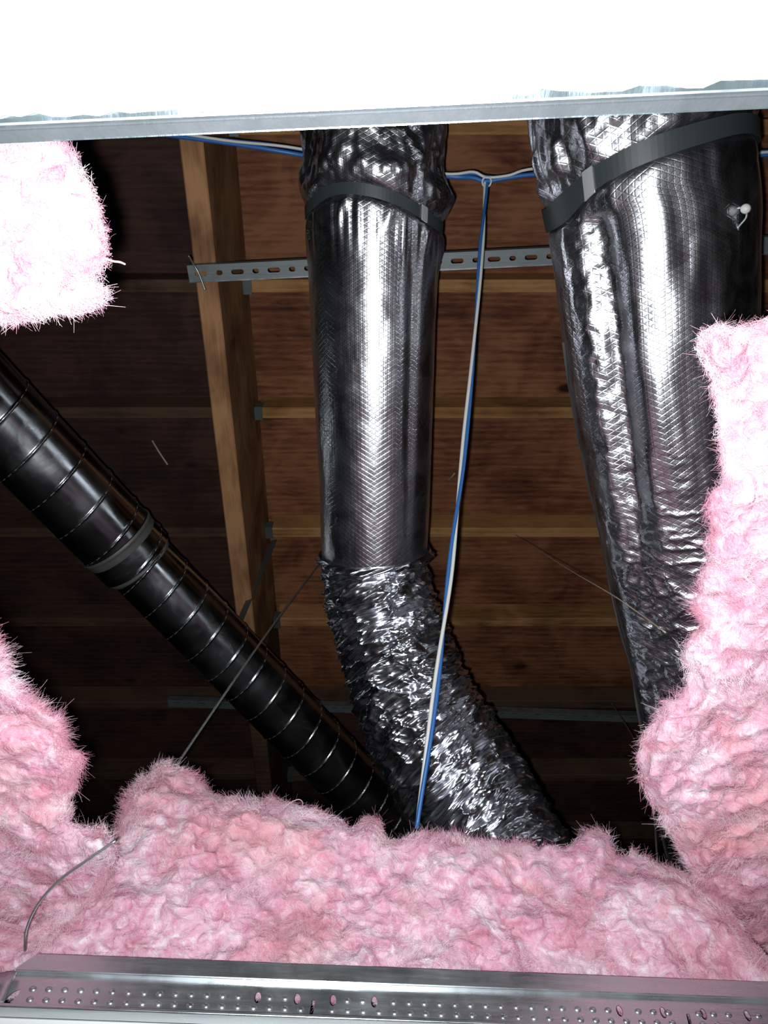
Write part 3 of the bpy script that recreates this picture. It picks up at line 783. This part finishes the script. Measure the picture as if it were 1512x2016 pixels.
# bottom batt: stands on the ceiling behind the far track
fn = lambda px: 0.860 + 0.00003*(px-50)
def map_bot(px, py):
    r = ray(px, py); y = fn(px) + .075*max(0, (1900-py)/400.0)*0; k = y/r[1]
    return np.array([r[0]*k, y, r[2]*k+CZ])
bot = [(-90,1960),(-90,1800),(40,1838),(120,1790),(165,1745),(195,1680),(222,1640),(240,1600),(252,1556),(280,1530),(318,1500),(345,1508),(378,1520),(402,1540),(425,1562),(455,1568),(492,1576),(530,1566),(566,1580),(600,1592),(640,1602),(668,1612),(692,1630),(712,1612),(735,1606),(752,1618),(760,1650),(782,1655),(806,1648),(830,1634),(856,1642),(890,1642),(930,1655),(985,1660),(1030,1658),(1075,1662),(1112,1668),(1130,1655),(1150,1636),(1172,1632),(1196,1640),(1206,1662),(1212,1682),(1236,1684),(1244,1664),(1256,1684),(1290,1698),(1330,1712),(1365,1728),(1400,1750),(1432,1776),(1470,1840),(1530,1900),(1640,1960),(1640,2010),(700,1975)]
batt(bot, map_bot, 'wide pink insulation batt along the bottom, resting behind the perforated track', .030, .30, 95, 11, step=5, free=lambda x,y: y < 1800 and 180 < x < 1480, amp=4, nf=90000, backdir=(0,1,0), zmin_y=(.835,.063))
zp = lambda z: (lambda px, py: P(px, py, z))
right = [(1700,600),(1580,615),(1512,628),(1470,645),(1440,652),(1418,636),(1395,646),(1372,668),(1370,692),(1388,726),(1402,760),(1412,800),(1416,850),(1414,880),(1430,920),(1424,950),(1400,965),(1392,1000),(1398,1030),(1388,1075),(1392,1110),(1375,1150),(1366,1180),(1372,1210),(1380,1235),(1352,1262),(1342,1290),(1352,1320),(1350,1345),(1338,1366),(1310,1378),(1302,1398),(1292,1420),(1272,1432),(1262,1455),(1254,1480),(1252,1500),(1258,1530),(1270,1555),(1288,1585),(1302,1610),(1318,1640),(1335,1668),(1350,1700),(1362,1722),(1400,1790),(1480,1880),(1560,1960),(1900,1960),(1900,600)]
batt(right, zp(.61), 'large pink insulation batt down the right side, covering the big foil duct', .035, .16, 80, 23, step=5, free=lambda x,y: x < 1500 and y < 1740, amp=5, nf=90000)
left = [(-420,1120),(-60,1180),(-12,1262),(5,1290),(18,1330),(42,1352),(62,1380),(90,1402),(112,1415),(126,1432),(128,1460),(140,1476),(160,1482),(158,1512),(146,1530),(150,1550),(138,1568),(146,1596),(138,1620),(160,1626),(185,1630),(205,1626),(222,1650),(232,1676),(215,1730),(170,1820),(110,1900),(-420,1960)]
batt(left, zp(.56), 'pink insulation batt at lower left, bent wire in front of it', .03, .14, 70, 37, step=5, free=lambda x,y: x > -20 and y < 1800, amp=4, nf=60000)
tl = [(-380,230),(0,236),(60,262),(118,284),(140,302),(152,330),(166,358),(186,382),(198,412),(206,440),(208,470),(212,500),(196,528),(176,540),(182,556),(214,572),(206,590),(186,604),(170,616),(140,622),(100,618),(60,630),(20,634),(-20,630),(-380,640)]
batt(tl, zp(.56), 'brightly lit clump of pink insulation at upper left under the ceiling edge', .03, .13, 60, 53, step=4, free=lambda x,y: x > -10 and y > 290, amp=3.5, nf=36000, fl=(.003,.009))
# loose wisps at the top left clump
w_('insulation_wisp', [P(205,508,.5), P(222,514,.5), P(236,516,.5), P(246,520,.505)], .0007, 'fibre', 'loose curled fibre sticking out of the upper left clump', 'fibre')
w_('insulation_wisp', [PY(556,1592,.85), PY(572,1580,.85), PY(588,1574,.85), PY(596,1580,.85), PY(594,1590,.85)], .0006, 'fibre', 'curled loose fibre above the bottom batt below the spiral duct', 'fibre')
